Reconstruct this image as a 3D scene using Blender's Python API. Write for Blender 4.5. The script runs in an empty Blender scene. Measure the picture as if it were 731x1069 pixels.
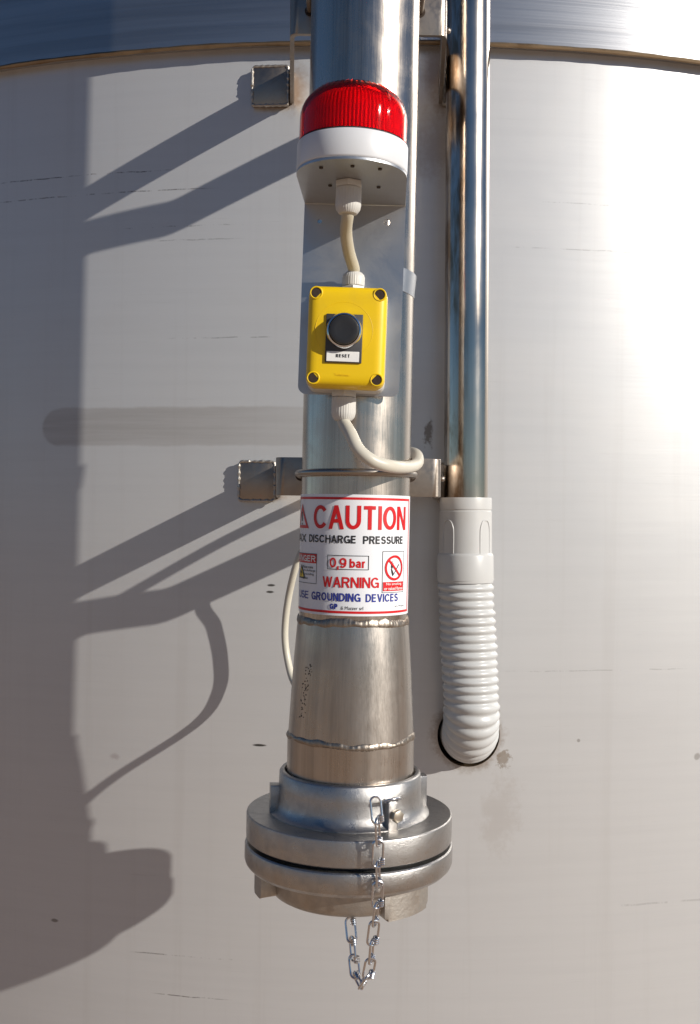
import bpy, bmesh, math, random
from mathutils import Vector, Matrix
random.seed(7)
SC = bpy.context.scene
COL = SC.collection
R_ = math.radians
PI = math.pi

# ------------------------------------------------------------------ camera, world, sun, exposure
F = 1100.0                      # focal length in photo pixels (photo 731 x 1069)
CX, CY = 365.5, 534.5
ZC = 1.45                       # camera height
ROLL = R_(0.6)
YA, YW, RS = 1.10, 1.352, 1.62  # fill pipe axis, silo wall front, silo radius
XS = 0.056                       # silo axis
cam = bpy.data.cameras.new('camera')
cam.sensor_fit = 'VERTICAL'; cam.sensor_height = 24.0
cam.lens = 24.0 * F / 1069.0
cam.clip_start = 0.02; cam.clip_end = 2000
cam_o = bpy.data.objects.new('camera', cam); COL.objects.link(cam_o)
cam_o.matrix_world = Matrix.Translation((0, 0, ZC)) @ Matrix.Rotation(-ROLL, 4, 'Y') @ Matrix.Rotation(R_(90), 4, 'X')
SC.camera = cam_o

SUN_AZ, SUN_EL = 57.0, 22.2      # degrees right of the silo's front normal, elevation
world = bpy.data.worlds.new('World'); SC.world = world
world.use_nodes = True
wn = world.node_tree
bg = wn.nodes['Background']
sky = wn.nodes.new('ShaderNodeTexSky'); sky.sky_type = 'NISHITA'
sky.sun_disc = False
sky.sun_elevation = R_(SUN_EL); sky.sun_rotation = R_(180 - SUN_AZ)
sky.air_density = 0.85; sky.dust_density = 0.0; sky.ozone_density = 5.0
wn.links.new(sky.outputs[0], bg.inputs[0]); bg.inputs[1].default_value = 0.06
sun = bpy.data.lights.new('sun', 'SUN'); sun.energy = 5.0; sun.angle = R_(0.55); sun.color = (1.0, 0.945, 0.86)
sun_o = bpy.data.objects.new('sun', sun); COL.objects.link(sun_o)
sd = Vector((math.sin(R_(SUN_AZ)) * math.cos(R_(SUN_EL)), -math.cos(R_(SUN_AZ)) * math.cos(R_(SUN_EL)), math.sin(R_(SUN_EL))))
sun_o.rotation_euler = sd.to_track_quat('Z', 'Y').to_euler()
sun_o.location = sd * 20
vs = SC.view_settings
vs.view_transform = 'Standard'; vs.look = 'None'; vs.gamma = 1.0; vs.use_curve_mapping = False
vs.exposure = 0.0

# ------------------------------------------------------------------ helpers: coordinates
def U(px, py, Y):
    """photo pixel at depth Y -> world point"""
    dx, dy = px - CX, CY - py
    c, s = math.cos(ROLL), math.sin(ROLL)
    return Vector(((dx * c - dy * s) * Y / F, Y, ZC + (dx * s + dy * c) * Y / F))

# ------------------------------------------------------------------ helpers: objects
def tag(o, label=None, cat=None, group=None, kind=None):
    if label: o['label'] = label
    if cat: o['category'] = cat
    if group: o['group'] = group
    if kind: o['kind'] = kind
    return o

def thing(name, label, cat, mat=None, group=None):
    o = bpy.data.objects.new(name, None); COL.objects.link(o)
    o.empty_display_size = 0.05
    if mat is not None: o.matrix_world = mat
    return tag(o, label, cat, group)

def obj(name, bm, material, parent=None, smooth=40, recalc=True, loc=None):
    me = bpy.data.meshes.new(name)
    if recalc: bmesh.ops.recalc_face_normals(bm, faces=bm.faces[:])
    bm.to_mesh(me); bm.free()
    me.materials.append(material)
    if smooth:
        for p in me.polygons: p.use_smooth = True
        me.set_sharp_from_angle(angle=R_(smooth))
    o = bpy.data.objects.new(name, me); COL.objects.link(o)
    if parent: o.parent = parent
    if loc is not None: o.location = loc
    return o

def copy_tree(o, parent=None):
    c = o.copy(); COL.objects.link(c)
    if parent: c.parent = parent
    for ch in list(o.children): copy_tree(ch, c)
    return c

# ------------------------------------------------------------------ helpers: geometry
def lathe(bm, prof, seg=96, M=None, mod=None, a0=0.0, a1=None):
    """prof: (r, z) list; surface of revolution about local z"""
    full = a1 is None
    n = seg if full else seg + 1
    span = 2 * PI if full else a1 - a0
    rings = []
    for r, z in prof:
        ring = []
        for i in range(n):
            a = a0 + span * i / seg
            rr = r + (mod(a, r, z) if mod else 0)
            v = Vector((rr * math.sin(a), -rr * math.cos(a), z))
            if M: v = M @ v
            ring.append(bm.verts.new(v))
        rings.append(ring)
    for A, B in zip(rings, rings[1:]):
        for i in range(n if full else n - 1):
            j = (i + 1) % n
            bm.faces.new((A[i], A[j], B[j], B[i]))
    return rings

def cap(bm, ring): bm.faces.new(ring)

def solid_lathe(prof, seg=96, M=None, mod=None, bm=None):
    bm = bm or bmesh.new()
    rs = lathe(bm, prof, seg, M, mod)
    cap(bm, rs[0]); cap(bm, rs[-1])
    return bm

def smooth_path(pts, n=12, closed=False):
    pts = [Vector(p) for p in pts]; out = []
    m = len(pts)
    rng = range(m if closed else m - 1)
    for i in rng:
        if closed: p0, p1, p2, p3 = pts[i - 1], pts[i], pts[(i + 1) % m], pts[(i + 2) % m]
        else: p0, p1, p2, p3 = pts[max(i - 1, 0)], pts[i], pts[i + 1], pts[min(i + 2, m - 1)]
        for k in range(n):
            t = k / n
            out.append(0.5 * ((2 * p1) + (-p0 + p2) * t + (2 * p0 - 5 * p1 + 4 * p2 - p3) * t * t + (-p0 + 3 * p1 - 3 * p2 + p3) * t ** 3))
    if not closed: out.append(pts[-1])
    return out

def tube(bm, path, r, seg=16, closed=False, rfun=None, caps=True):
    path = [Vector(p) for p in path]; n = len(path)
    tans = []
    for i in range(n):
        a = path[i - 1] if (i or closed) else path[0]
        b = path[(i + 1) % n] if (i < n - 1 or closed) else path[-1]
        tans.append((b - a).normalized())
    up = Vector((0, 0, 1)) if abs(tans[0].z) < 0.9 else Vector((0, 1, 0))
    nrm = (up - tans[0] * up.dot(tans[0])).normalized()
    rings = []
    for i in range(n):
        t = tans[i]
        nrm = (nrm - t * nrm.dot(t)).normalized()
        bn = t.cross(nrm)
        ring = []
        for k in range(seg):
            a = 2 * PI * k / seg
            rr = rfun(i, a) if rfun else r
            ring.append(bm.verts.new(path[i] + (nrm * math.cos(a) + bn * math.sin(a)) * rr))
        rings.append(ring)
    for i in range(n if closed else n - 1):
        A, B = rings[i], rings[(i + 1) % n]
        off = 0
        if closed and i == n - 1:      # match the twist of the last ring
            off = min(range(seg), key=lambda o: (A[0].co - B[o].co).length)
        for k in range(seg):
            bm.faces.new((A[k], A[(k + 1) % seg], B[(k + 1 + off) % seg], B[(k + off) % seg]))
    if caps and not closed:
        bm.faces.new(rings[0]); bm.faces.new(rings[-1])
    return bm

def box(bm, x0, x1, y0, y1, z0, z1, M=None, bevel=0.0, bseg=2):
    vs_ = []
    for x in (x0, x1):
        for y in (y0, y1):
            for z in (z0, z1):
                v = Vector((x, y, z)); vs_.append(bm.verts.new(M @ v if M else v))
    q = [(0, 1, 3, 2), (4, 6, 7, 5), (0, 4, 5, 1), (2, 3, 7, 6), (0, 2, 6, 4), (1, 5, 7, 3)]
    fs = [bm.faces.new([vs_[i] for i in f]) for f in q]
    if bevel:
        es = list({e for f in fs for e in f.edges})
        bmesh.ops.bevel(bm, geom=es, offset=bevel, segments=bseg, profile=0.5, affect='EDGES')
    return bm

def prism(bm, outline, y0, y1, bevel=0.0, bseg=2, axis='Y', M=None):
    """extrude a closed 2-D outline; axis Y: (x,z) outline between y0,y1; axis Z: (x,y) outline"""
    def P(a, b, d):
        v = Vector((a, d, b)) if axis == 'Y' else Vector((a, b, d))
        return M @ v if M else v
    A = [bm.verts.new(P(a, b, y0)) for a, b in outline]
    B = [bm.verts.new(P(a, b, y1)) for a, b in outline]
    n = len(outline)
    f0 = bm.faces.new(A); f1 = bm.faces.new(B)
    for i in range(n): bm.faces.new((A[i], A[(i + 1) % n], B[(i + 1) % n], B[i]))
    if bevel:
        es = list(set(f0.edges) | set(f1.edges))
        bmesh.ops.bevel(bm, geom=es, offset=bevel, segments=bseg, profile=0.5, affect='EDGES')
    return bm

def rrect(x0, x1, z0, z1, r, n=6):
    out = []
    for cx, cz, a in ((x1 - r, z1 - r, 0), (x0 + r, z1 - r, 90), (x0 + r, z0 + r, 180), (x1 - r, z0 + r, 270)):
        for k in range(n + 1):
            t = R_(a + 90 * k / n); out.append((cx + r * math.cos(t), cz + r * math.sin(t)))
    return out

def arc_block(bm, r0, r1, a0, a1, z0, z1, n=10, bevel=0.0015):
    """block that follows a ring, angles in degrees (0 = towards the viewer, + = right)"""
    o = []
    for k in range(n + 1):
        a = R_(a0 + (a1 - a0) * k / n); o.append((r1 * math.sin(a), -r1 * math.cos(a)))
    for k in range(n, -1, -1):
        a = R_(a0 + (a1 - a0) * k / n); o.append((r0 * math.sin(a), -r0 * math.cos(a)))
    return prism(bm, o, z0, z1, bevel, 2, 'Z')

# ------------------------------------------------------------------ helpers: materials
class NT:
    def __init__(s, name):
        s.m = bpy.data.materials.new(name); s.m.use_nodes = True
        s.t = s.m.node_tree; s.b = s.t.nodes['Principled BSDF']
    def n(s, typ, **kw):
        nd = s.t.nodes.new(typ)
        for k, v in kw.items(): setattr(nd, k, v)
        return nd
    def _in(s, sock, v):
        if isinstance(v, bpy.types.NodeSocket): s.t.links.new(v, sock)
        elif v is not None: sock.default_value = v
    def math(s, op, a, b=None, c=None, clamp=False):
        nd = s.n('ShaderNodeMath', operation=op, use_clamp=clamp)
        s._in(nd.inputs[0], a)
        if b is not None: s._in(nd.inputs[1], b)
        if c is not None: s._in(nd.inputs[2], c)
        return nd.outputs[0]
    def coord(s): return s.n('ShaderNodeTexCoord').outputs['Object']
    def mapping(s, vec, scale=(1, 1, 1), loc=(0, 0, 0), rot=(0, 0, 0)):
        nd = s.n('ShaderNodeMapping'); s._in(nd.inputs['Vector'], vec)
        nd.inputs['Scale'].default_value = scale; nd.inputs['Location'].default_value = loc; nd.inputs['Rotation'].default_value = rot
        return nd.outputs[0]
    def noise(s, vec, scale=5, detail=4, rough=0.6, dist=0.0):
        nd = s.n('ShaderNodeTexNoise'); s._in(nd.inputs['Vector'], vec)
        nd.inputs['Scale'].default_value = scale; nd.inputs['Detail'].default_value = detail
        nd.inputs['Roughness'].default_value = rough; nd.inputs['Distortion'].default_value = dist
        return nd.outputs[0]
    def ramp(s, fac, lo, hi, a=0.0, b=1.0):
        nd = s.n('ShaderNodeMapRange', interpolation_type='SMOOTHSTEP'); s._in(nd.inputs[0], fac)
        nd.inputs[1].default_value = lo; nd.inputs[2].default_value = hi
        nd.inputs[3].default_value = a; nd.inputs[4].default_value = b
        return nd.outputs[0]
    def mix(s, fac, a, b, blend='MIX'):
        nd = s.n('ShaderNodeMix', data_type='RGBA', blend_type=blend)
        s._in(nd.inputs[0], fac); s._in(nd.inputs[6], a if not isinstance(a, tuple) else (*a, 1)); s._in(nd.inputs[7], b if not isinstance(b, tuple) else (*b, 1))
        return nd.outputs[2]
    def sep(s, v):
        nd = s.n('ShaderNodeSeparateXYZ'); s._in(nd.inputs[0], v); return nd.outputs
    def bump(s, h, strength=0.1, dist=0.001):
        nd = s.n('ShaderNodeBump'); s._in(nd.inputs['Height'], h)
        nd.inputs['Strength'].default_value = strength; nd.inputs['Distance'].default_value = dist
        s.t.links.new(nd.outputs[0], s.b.inputs['Normal']); return nd.outputs[0]
    def set(s, **kw):
        for k, v in kw.items():
            k = {'color': 'Base Color', 'metal': 'Metallic', 'rough': 'Roughness', 'spec': 'Specular IOR Level', 'trans': 'Transmission Weight',
                 'coat': 'Coat Weight', 'coatr': 'Coat Roughness', 'ior': 'IOR', 'aniso': 'Anisotropic', 'sss': 'Subsurface Weight'}[k]
            s._in(s.b.inputs[k], (*v, 1) if isinstance(v, tuple) and len(v) == 3 else v)
        return s

def metal(name, col, rough, grain=(60, 60, 4), grain_amt=0.12, blotch=0.15, metalness=1.0, bumps=0.08, aniso=0.0, tint=(0.45, 0.36, 0.27), tint_amt=0.25, bscale=22, streak=0.0, left_brown=0.0):
    t = NT(name); c = t.coord()
    g = t.noise(t.mapping(c, grain), 12, 5, 0.65)
    b = t.noise(c, bscale, 5, 0.6, 0.4)
    b2 = t.noise(t.mapping(c, (1, 1, 0.5), (3.1, 1.7, 0.3)), bscale * 0.45, 4, 0.6)
    col1 = t.mix(t.ramp(b, 0.35, 0.75, 0, blotch), col, tuple(x * 0.55 for x in col))
    col2 = t.mix(t.ramp(b2, 0.52, 0.75, 0, tint_amt), col1, tint)
    if streak:
        st = t.noise(t.mapping(c, (1, 1, 0.012), (5.2, 2.2, 0.0)), 95, 4, 0.7)
        col2 = t.mix(t.ramp(st, 0.42, 0.66, 0, streak), col2, tuple(x * 0.42 for x in col))
    if left_brown:                       # patchy brown tint down the pipe's left flank
        xx = t.sep(c)[0]; rn = t.noise(t.mapping(c, (1, 1, 0.22), (0.3, 0.1, 0.7)), 42, 5, 0.7)
        rm = t.math('MULTIPLY', t.ramp(xx, 0.002, -0.010), t.ramp(rn, 0.40, 0.62, 0, left_brown))
        col2 = t.mix(rm, col2, (0.20, 0.115, 0.055))
    t.set(color=col2, metal=metalness, aniso=aniso)
    r = t.math('ADD', t.math('MULTIPLY', t.math('SUBTRACT', g, 0.5), grain_amt * 2), t.ramp(b, 0.2, 0.8, rough - 0.05, rough + 0.08))
    t.set(rough=r)
    t.bump(t.math('ADD', g, t.math('MULTIPLY', b, 0.6)), bumps, 0.0006)
    return t.m

def plain(name, col, rough=0.5, var=0.1, dirt=(0.25, 0.2, 0.15), dirt_amt=0.15, scale=40, bump=0.05, **kw):
    t = NT(name); c = t.coord()
    a = t.noise(c, scale, 4, 0.6); b = t.noise(c, scale * 0.4, 5, 0.65, 0.5)
    c1 = t.mix(t.ramp(a, 0.3, 0.7, 0, var), col, tuple(x * 0.75 for x in col))
    c2 = t.mix(t.ramp(b, 0.5, 0.8, 0, dirt_amt), c1, dirt)
    t.set(color=c2, rough=t.ramp(b, 0.2, 0.8, rough - 0.06, rough + 0.08), **kw)
    if bump: t.bump(a, bump, 0.0005)
    return t.m

M_PIPE = metal('brushed_pipe_steel', (0.57, 0.50, 0.43), 0.25, (90, 90, 3), 0.10, 0.15, bumps=0.07, streak=0.45)
M_CONE = metal('satin_reducer_steel', (0.54, 0.49, 0.44), 0.30, (70, 70, 10), 0.10, 0.25, bumps=0.07, streak=0.35, tint_amt=0.4)
M_DRAIN = metal('polished_drain_steel', (0.58, 0.53, 0.47), 0.16, (120, 120, 2), 0.05, 0.08, bumps=0.03, tint=(0.33, 0.2, 0.1), tint_amt=0.4, bscale=7, streak=0.3, left_brown=0.85)
M_FLAT = metal('flat_bar_steel', (0.36, 0.31, 0.265), 0.40, (20, 20, 20), 0.12, 0.4, bumps=0.2, tint=(0.26, 0.16, 0.09), tint_amt=0.6, bscale=30)
M_WELD = metal('weld_bead_steel', (0.36, 0.31, 0.26), 0.42, (30, 30, 30), 0.15, 0.4, bumps=0.3, tint=(0.22, 0.12, 0.06), tint_amt=0.8, bscale=60)
M_SEAM = metal('brown_weld_seam', (0.34, 0.25, 0.16), 0.45, (8, 8, 8), 0.1, 0.4, bumps=0.2, tint=(0.16, 0.09, 0.04), tint_amt=0.7, bscale=40)
M_CAST = metal('cast_aluminium', (0.48, 0.465, 0.45), 0.33, (80, 80, 80), 0.2, 0.4, metalness=1.0, bumps=0.55, bscale=90, tint_amt=0.3)
M_CASTR = metal('rough_cast_aluminium', (0.50, 0.47, 0.43), 0.5, (25, 25, 25), 0.12, 0.35, bumps=0.6, bscale=60, tint_amt=0.4)
M_ZINC = metal('zinc_plated_wire', (0.68, 0.69, 0.72), 0.22, (60, 60, 60), 0.08, 0.15, bumps=0.05, tint_amt=0.1)
M_BOLT = metal('bolt_steel', (0.55, 0.50, 0.42), 0.35, (60, 60, 60), 0.1, 0.3, bumps=0.15, tint=(0.35, 0.25, 0.12), tint_amt=0.6, bscale=120)
M_PLATE = metal('mounting_plate_steel', (0.50, 0.51, 0.53), 0.40, (40, 3, 40), 0.08, 0.12, bumps=0.04, tint_amt=0.12)
M_ROD = metal('u_bolt_steel', (0.36, 0.32, 0.28), 0.32, (80, 80, 80), 0.1, 0.3, bumps=0.08)
M_CHROME = metal('chrome_bezel', (0.8, 0.8, 0.8), 0.08, (30, 30, 30), 0.02, 0.05, bumps=0.0)
M_YEL = plain('yellow_plastic', (0.82, 0.54, 0.003), 0.40, 0.08, (0.42, 0.28, 0.04), 0.35, 45, 0.05)
M_GREY = plain('pale_grey_plastic', (0.62, 0.61, 0.57), 0.45, 0.08)
M_RING = plain('beacon_base_plastic', (0.66, 0.67, 0.69), 0.32, 0.05, dirt_amt=0.06)
M_GLAND = plain('gland_plastic', (0.58, 0.565, 0.53), 0.45, 0.1)
M_CABLE = plain('cable_sheath', (0.50, 0.45, 0.34), 0.42, 0.08, (0.3, 0.22, 0.12), 0.2, 60)
M_CABLE2 = plain('pale_cable_sheath', (0.58, 0.545, 0.46), 0.40, 0.08, (0.4, 0.33, 0.22), 0.15, 60)
M_BLACK = plain('black_plastic', (0.018, 0.018, 0.02), 0.42, 0.2, (0.05, 0.045, 0.04), 0.3, 90)
M_DARK = plain('dark_legend_plastic', (0.05, 0.05, 0.055), 0.5, 0.2, (0.1, 0.09, 0.08), 0.2)
M_HOLE_SHADE = plain('hole_shade', (0.035, 0.018, 0.008), 0.6, 0.4)  # near-black colour stands in for the shade inside small holes
M_STAMP = plain('punched_marking', (0.10, 0.085, 0.07), 0.5, 0.2)
M_GASKET = plain('rubber_gasket', (0.03, 0.03, 0.033), 0.7, 0.2)
M_PVC = plain('white_pvc', (0.52, 0.52, 0.51), 0.36, 0.06, (0.40, 0.36, 0.29), 0.3, 30)
M_HOSE = plain('hose_pvc', (0.52, 0.525, 0.52), 0.32, 0.08, (0.40, 0.36, 0.30), 0.3, 30)
M_VINYL = plain('sign_vinyl', (0.78, 0.79, 0.82), 0.28, 0.05, (0.5, 0.47, 0.44), 0.22, 60, 0.02)
M_PAPER = plain('white_label', (0.82, 0.81, 0.78), 0.5, 0.05, dirt_amt=0.05)
M_RED = plain('red_print', (0.60, 0.008, 0.012), 0.35, 0.05, dirt_amt=0.03, bump=0)
M_INK = plain('black_print', (0.02, 0.02, 0.022), 0.4, 0.05, dirt_amt=0.03, bump=0)
M_BLUE = plain('blue_print', (0.02, 0.035, 0.28), 0.35, 0.05, dirt_amt=0.03, bump=0)
M_YPRINT = plain('yellow_print', (0.85, 0.62, 0.02), 0.35, 0.05, dirt_amt=0.03, bump=0)

def lens_mat():
    t = NT('red_lens'); t.set(color=(0.95, 0.05, 0.025), rough=0.04, trans=1.0, ior=1.35); return t.m
M_LENS = lens_mat()
M_LENSIN = plain('red_prism_insert', (0.85, 0.035, 0.018), 0.3, 0.05, (0.4, 0.01, 0.0), 0.1, 60, 0)

def silo_mat():
    t = NT('silo_sheet_steel'); c = t.coord()
    x, y, z = t.sep(c)
    fine = t.noise(t.mapping(c, (1.5, 1.5, 260)), 3, 6, 0.7)
    mid = t.noise(t.mapping(c, (1.2, 1.2, 30)), 3, 5, 0.65)
    blot = t.noise(c, 4.5, 5, 0.6, 0.6)
    wob = t.noise(c, 28, 4, 0.6)
    spk = t.noise(c, 160, 3, 0.7)
    gate = t.noise(t.mapping(c, (1, 1, 0.2)), 22, 6, 0.75)
    base = (0.60, 0.60, 0.60)
    col = t.mix(t.ramp(mid, 0.35, 0.7, 0, 0.16), base, (0.50, 0.50, 0.505))
    col = t.mix(t.ramp(blot, 0.4, 0.75, 0, 0.14), col, (0.51, 0.485, 0.455))
    runs = t.noise(t.mapping(c, (38, 38, 0.9)), 1.0, 5, 0.7)
    scuff = t.noise(t.mapping(c, (2.0, 2.0, 60), (0.7, 0.2, 0.4)), 4, 6, 0.8, 0.3)
    col = t.mix(t.ramp(runs, 0.52, 0.72, 0, 0.10), col, (0.38, 0.35, 0.32))
    col = t.mix(t.ramp(scuff, 0.60, 0.72, 0, 0.2), col, (0.36, 0.35, 0.34))
    def mask_and(*ms):
        o = ms[0]
        for m in ms[1:]: o = t.math('MULTIPLY', o, m)
        return o
    def loc(px, py, Y=None):
        w = U(px, py, YW)
        d = RS - math.sqrt(max(RS * RS - (w.x - XS) ** 2, 0)); w = U(px, py, YW + d)
        d = RS - math.sqrt(max(RS * RS - (w.x - XS) ** 2, 0)); w = U(px, py, YW + d)
        return w.x - XS, w.z
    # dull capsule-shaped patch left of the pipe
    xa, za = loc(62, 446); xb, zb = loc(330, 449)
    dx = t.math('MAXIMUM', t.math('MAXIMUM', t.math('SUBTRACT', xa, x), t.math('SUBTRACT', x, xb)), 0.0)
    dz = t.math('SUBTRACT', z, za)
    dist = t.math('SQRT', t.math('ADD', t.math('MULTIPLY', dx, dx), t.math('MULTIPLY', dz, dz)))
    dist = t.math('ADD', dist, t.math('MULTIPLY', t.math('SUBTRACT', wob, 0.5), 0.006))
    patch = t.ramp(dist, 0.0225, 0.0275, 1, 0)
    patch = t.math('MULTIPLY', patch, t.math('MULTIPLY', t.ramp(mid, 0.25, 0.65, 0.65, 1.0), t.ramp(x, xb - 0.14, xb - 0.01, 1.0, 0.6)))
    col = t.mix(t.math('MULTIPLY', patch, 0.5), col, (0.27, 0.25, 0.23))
    # smudges: (px, py, rx, rz, strength, colour)
    def spot(px, py, rx, rz, amt, colr, lo=0.7, hi=1.1, w=0.8):
        nonlocal col
        sx, sz = loc(px, py)
        a = t.math('DIVIDE', t.math('SUBTRACT', x, sx), rx); b = t.math('DIVIDE', t.math('SUBTRACT', z, sz), rz)
        d = t.math('SQRT', t.math('ADD', t.math('MULTIPLY', a, a), t.math('MULTIPLY', b, b)))
        d = t.math('ADD', d, t.math('MULTIPLY', t.math('SUBTRACT', t.math('ADD', t.math('MULTIPLY', wob, 0.6), t.math('MULTIPLY', spk, 0.4)), 0.5), w * 2))
        col = t.mix(t.ramp(d, lo, hi, amt, 0), col, colr)
    K = (0.03, 0.025, 0.02); RUST = (0.25, 0.13, 0.05)
    spot(271, 778, 0.012, 0.0022, 0.95, K, 0.5, 1.0, 0.5)
    spot(283, 611, 0.006, 0.0018, 0.9, K, 0.5, 1.0, 0.6)
    spot(282, 618, 0.006, 0.0018, 0.9, K, 0.5, 1.0, 0.6)
    spot(448, 452, 0.010, 0.022, 0.75, (0.14, 0.1, 0.07), 0.3, 0.7, 1.6)
    spot(489, 768, 0.046, 0.047, 0.6, (0.2, 0.13, 0.07), 0.75, 1.15, 0.6)
    spot(525, 792, 0.012, 0.022, 0.6, (0.2, 0.14, 0.08), 0.3, 0.7, 2.4)
    spot(520, 845, 0.03, 0.06, 0.2, (0.33, 0.27, 0.22), 0.2, 1.1, 1.8)
    spot(305, 92, 0.022, 0.035, 0.7, RUST, 0.2, 1.2, 0.9)
    spot(292, 108, 0.03, 0.012, 0.6, RUST, 0.2, 1.2, 0.9)
    spot(455, 75, 0.02, 0.05, 0.6, RUST, 0.2, 1.2, 1.0)
    spot(455, 150, 0.03, 0.05, 0.35, RUST, 0.2, 1.2, 1.2)
    spot(285, 519, 0.02, 0.006, 0.7, RUST, 0.2, 1.2, 0.9)
    spot(604, 773, 0.003, 0.003, 0.6, (0.2, 0.18, 0.16), 0.5, 1.0, 0.5)
    spot(728, 790, 0.006, 0.006, 0.55, (0.2, 0.18, 0.16), 0.5, 1.0, 0.6)
    spot(57, 961, 0.006, 0.003, 0.7, (0.12, 0.1, 0.08), 0.4, 1.0, 1.0)
    spot(120, 790, 0.01, 0.006, 0.35, (0.25, 0.18, 0.18), 0.3, 1.0, 1.0)
    # scratches that run round the shell
    def scratch(px0, px1, py, amt, w=0.0007, thr=0.45):
        nonlocal col
        sx, sz = loc((px0 + px1) / 2, py); x0, _ = loc(px0, py); x1, _ = loc(px1, py)
        d = t.math('ABSOLUTE', t.math('SUBTRACT', t.math('ADD', z, t.math('MULTIPLY', t.math('SUBTRACT', wob, 0.5), 0.004)), sz))
        m = mask_and(t.ramp(d, w * 0.4, w * 1.6, 1, 0), t.ramp(x, x0, x0 + 0.03), t.ramp(x, x1 - 0.05, x1, 1, 0), t.ramp(gate, thr, thr + 0.12))
        col = t.mix(t.math('MULTIPLY', m, amt), col, (0.08, 0.07, 0.065))
    scratch(-40, 190, 184, 0.8); scratch(-40, 230, 203, 0.7); scratch(30, 260, 238, 0.5, thr=0.5)
    scratch(150, 262, 250, 0.35); scratch(170, 330, 352, 0.4); scratch(130, 270, 999, 0.55); scratch(155, 250, 1041, 0.7, 0.0006, 0.4)
    scratch(630, 760, 942, 0.2, 0.0012); scratch(520, 731, 700, 0.25); scratch(520, 740, 262, 0.3); scratch(560, 731, 215, 0.25)
    rough = t.math('ADD', t.math('MULTIPLY', t.math('SUBTRACT', fine, 0.5), 0.12), t.ramp(blot, 0.2, 0.8, 0.33, 0.39))
    rough = t.math('ADD', rough, t.math('MULTIPLY', patch, 0.12))
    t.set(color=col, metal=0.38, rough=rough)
    wave = t.noise(t.mapping(c, (1, 1, 0.6)), 2.6, 2, 0.4)
    t.bump(t.math('ADD', t.math('ADD', fine, t.math('MULTIPLY', mid, 0.6)), t.math('MULTIPLY', wave, 9.0)), 0.06, 0.0008)
    return t.m
M_SILO = silo_mat()
def upper_mat():
    t = NT('upper_band_steel'); c = t.coord()
    fine = t.noise(t.mapping(c, (0.8, 0.8, 160)), 3, 6, 0.7)
    mid = t.noise(t.mapping(c, (0.6, 0.6, 26)), 3, 4, 0.6)
    col = t.mix(t.ramp(mid, 0.35, 0.7), (0.45, 0.45, 0.46), (0.36, 0.36, 0.37))
    t.set(color=col, metal=0.96, rough=t.math('ADD', t.math('MULTIPLY', fine, 0.14), 0.25))
    t.bump(t.math('ADD', fine, t.math('MULTIPLY', mid, 1.2)), 0.06, 0.001)
    return t.m
M_UPPER = upper_mat()

def ground_mat():
    t = NT('dusty_concrete_ground'); c = t.coord()
    a = t.noise(c, 1.3, 6, 0.65); b = t.noise(c, 25, 5, 0.7)
    col = t.mix(t.ramp(a, 0.3, 0.7), (0.41, 0.275, 0.18), (0.53, 0.36, 0.245))
    col = t.mix(t.ramp(b, 0.4, 0.7, 0, 0.35), col, (0.26, 0.20, 0.15))
    t.set(color=col, rough=0.9); t.bump(b, 0.3, 0.01); return t.m

# ------------------------------------------------------------------ setting: ground
bm = bmesh.new()
n = 8
for i in range(-n, n):
    for j in range(-n, n):
        s = 75.0
        bm.faces.new([bm.verts.new((x * s, y * s, 0)) for x, y in ((i, j), (i + 1, j), (i + 1, j + 1), (i, j + 1))])
bmesh.ops.remove_doubles(bm, verts=bm.verts[:], dist=0.001)
g = obj('ground', bm, ground_mat(), smooth=0)
tag(g, 'dusty pale concrete ground in front of the silo', 'ground', kind='structure')

# ------------------------------------------------------------------ silo
YS = YW + RS
silo = thing('silo', 'big curved stainless steel silo with a brown weld seam, behind all the pipes', 'silo', Matrix.Translation((XS, YS, 0)))
LIP = 0.013                      # the upper shell stands this far proud of the lower one
ZSEAM = U(365, 43.5, YW - LIP).z
hole_w = U(489, 767, YW + 0.007)
HOLE_A = math.asin((hole_w.x - XS) / RS); HOLE_Z = hole_w.z; HOLE_R = 0.0405
def radial_normals(o):
    me = o.data
    ns = []
    for v in me.vertices:
        k = Vector((v.co.x, v.co.y, 0))
        ns.append(k.normalized() if k.length > RS - 0.002 else -k.normalized())
    me.normals_split_custom_set_from_vertices(ns)

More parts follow.
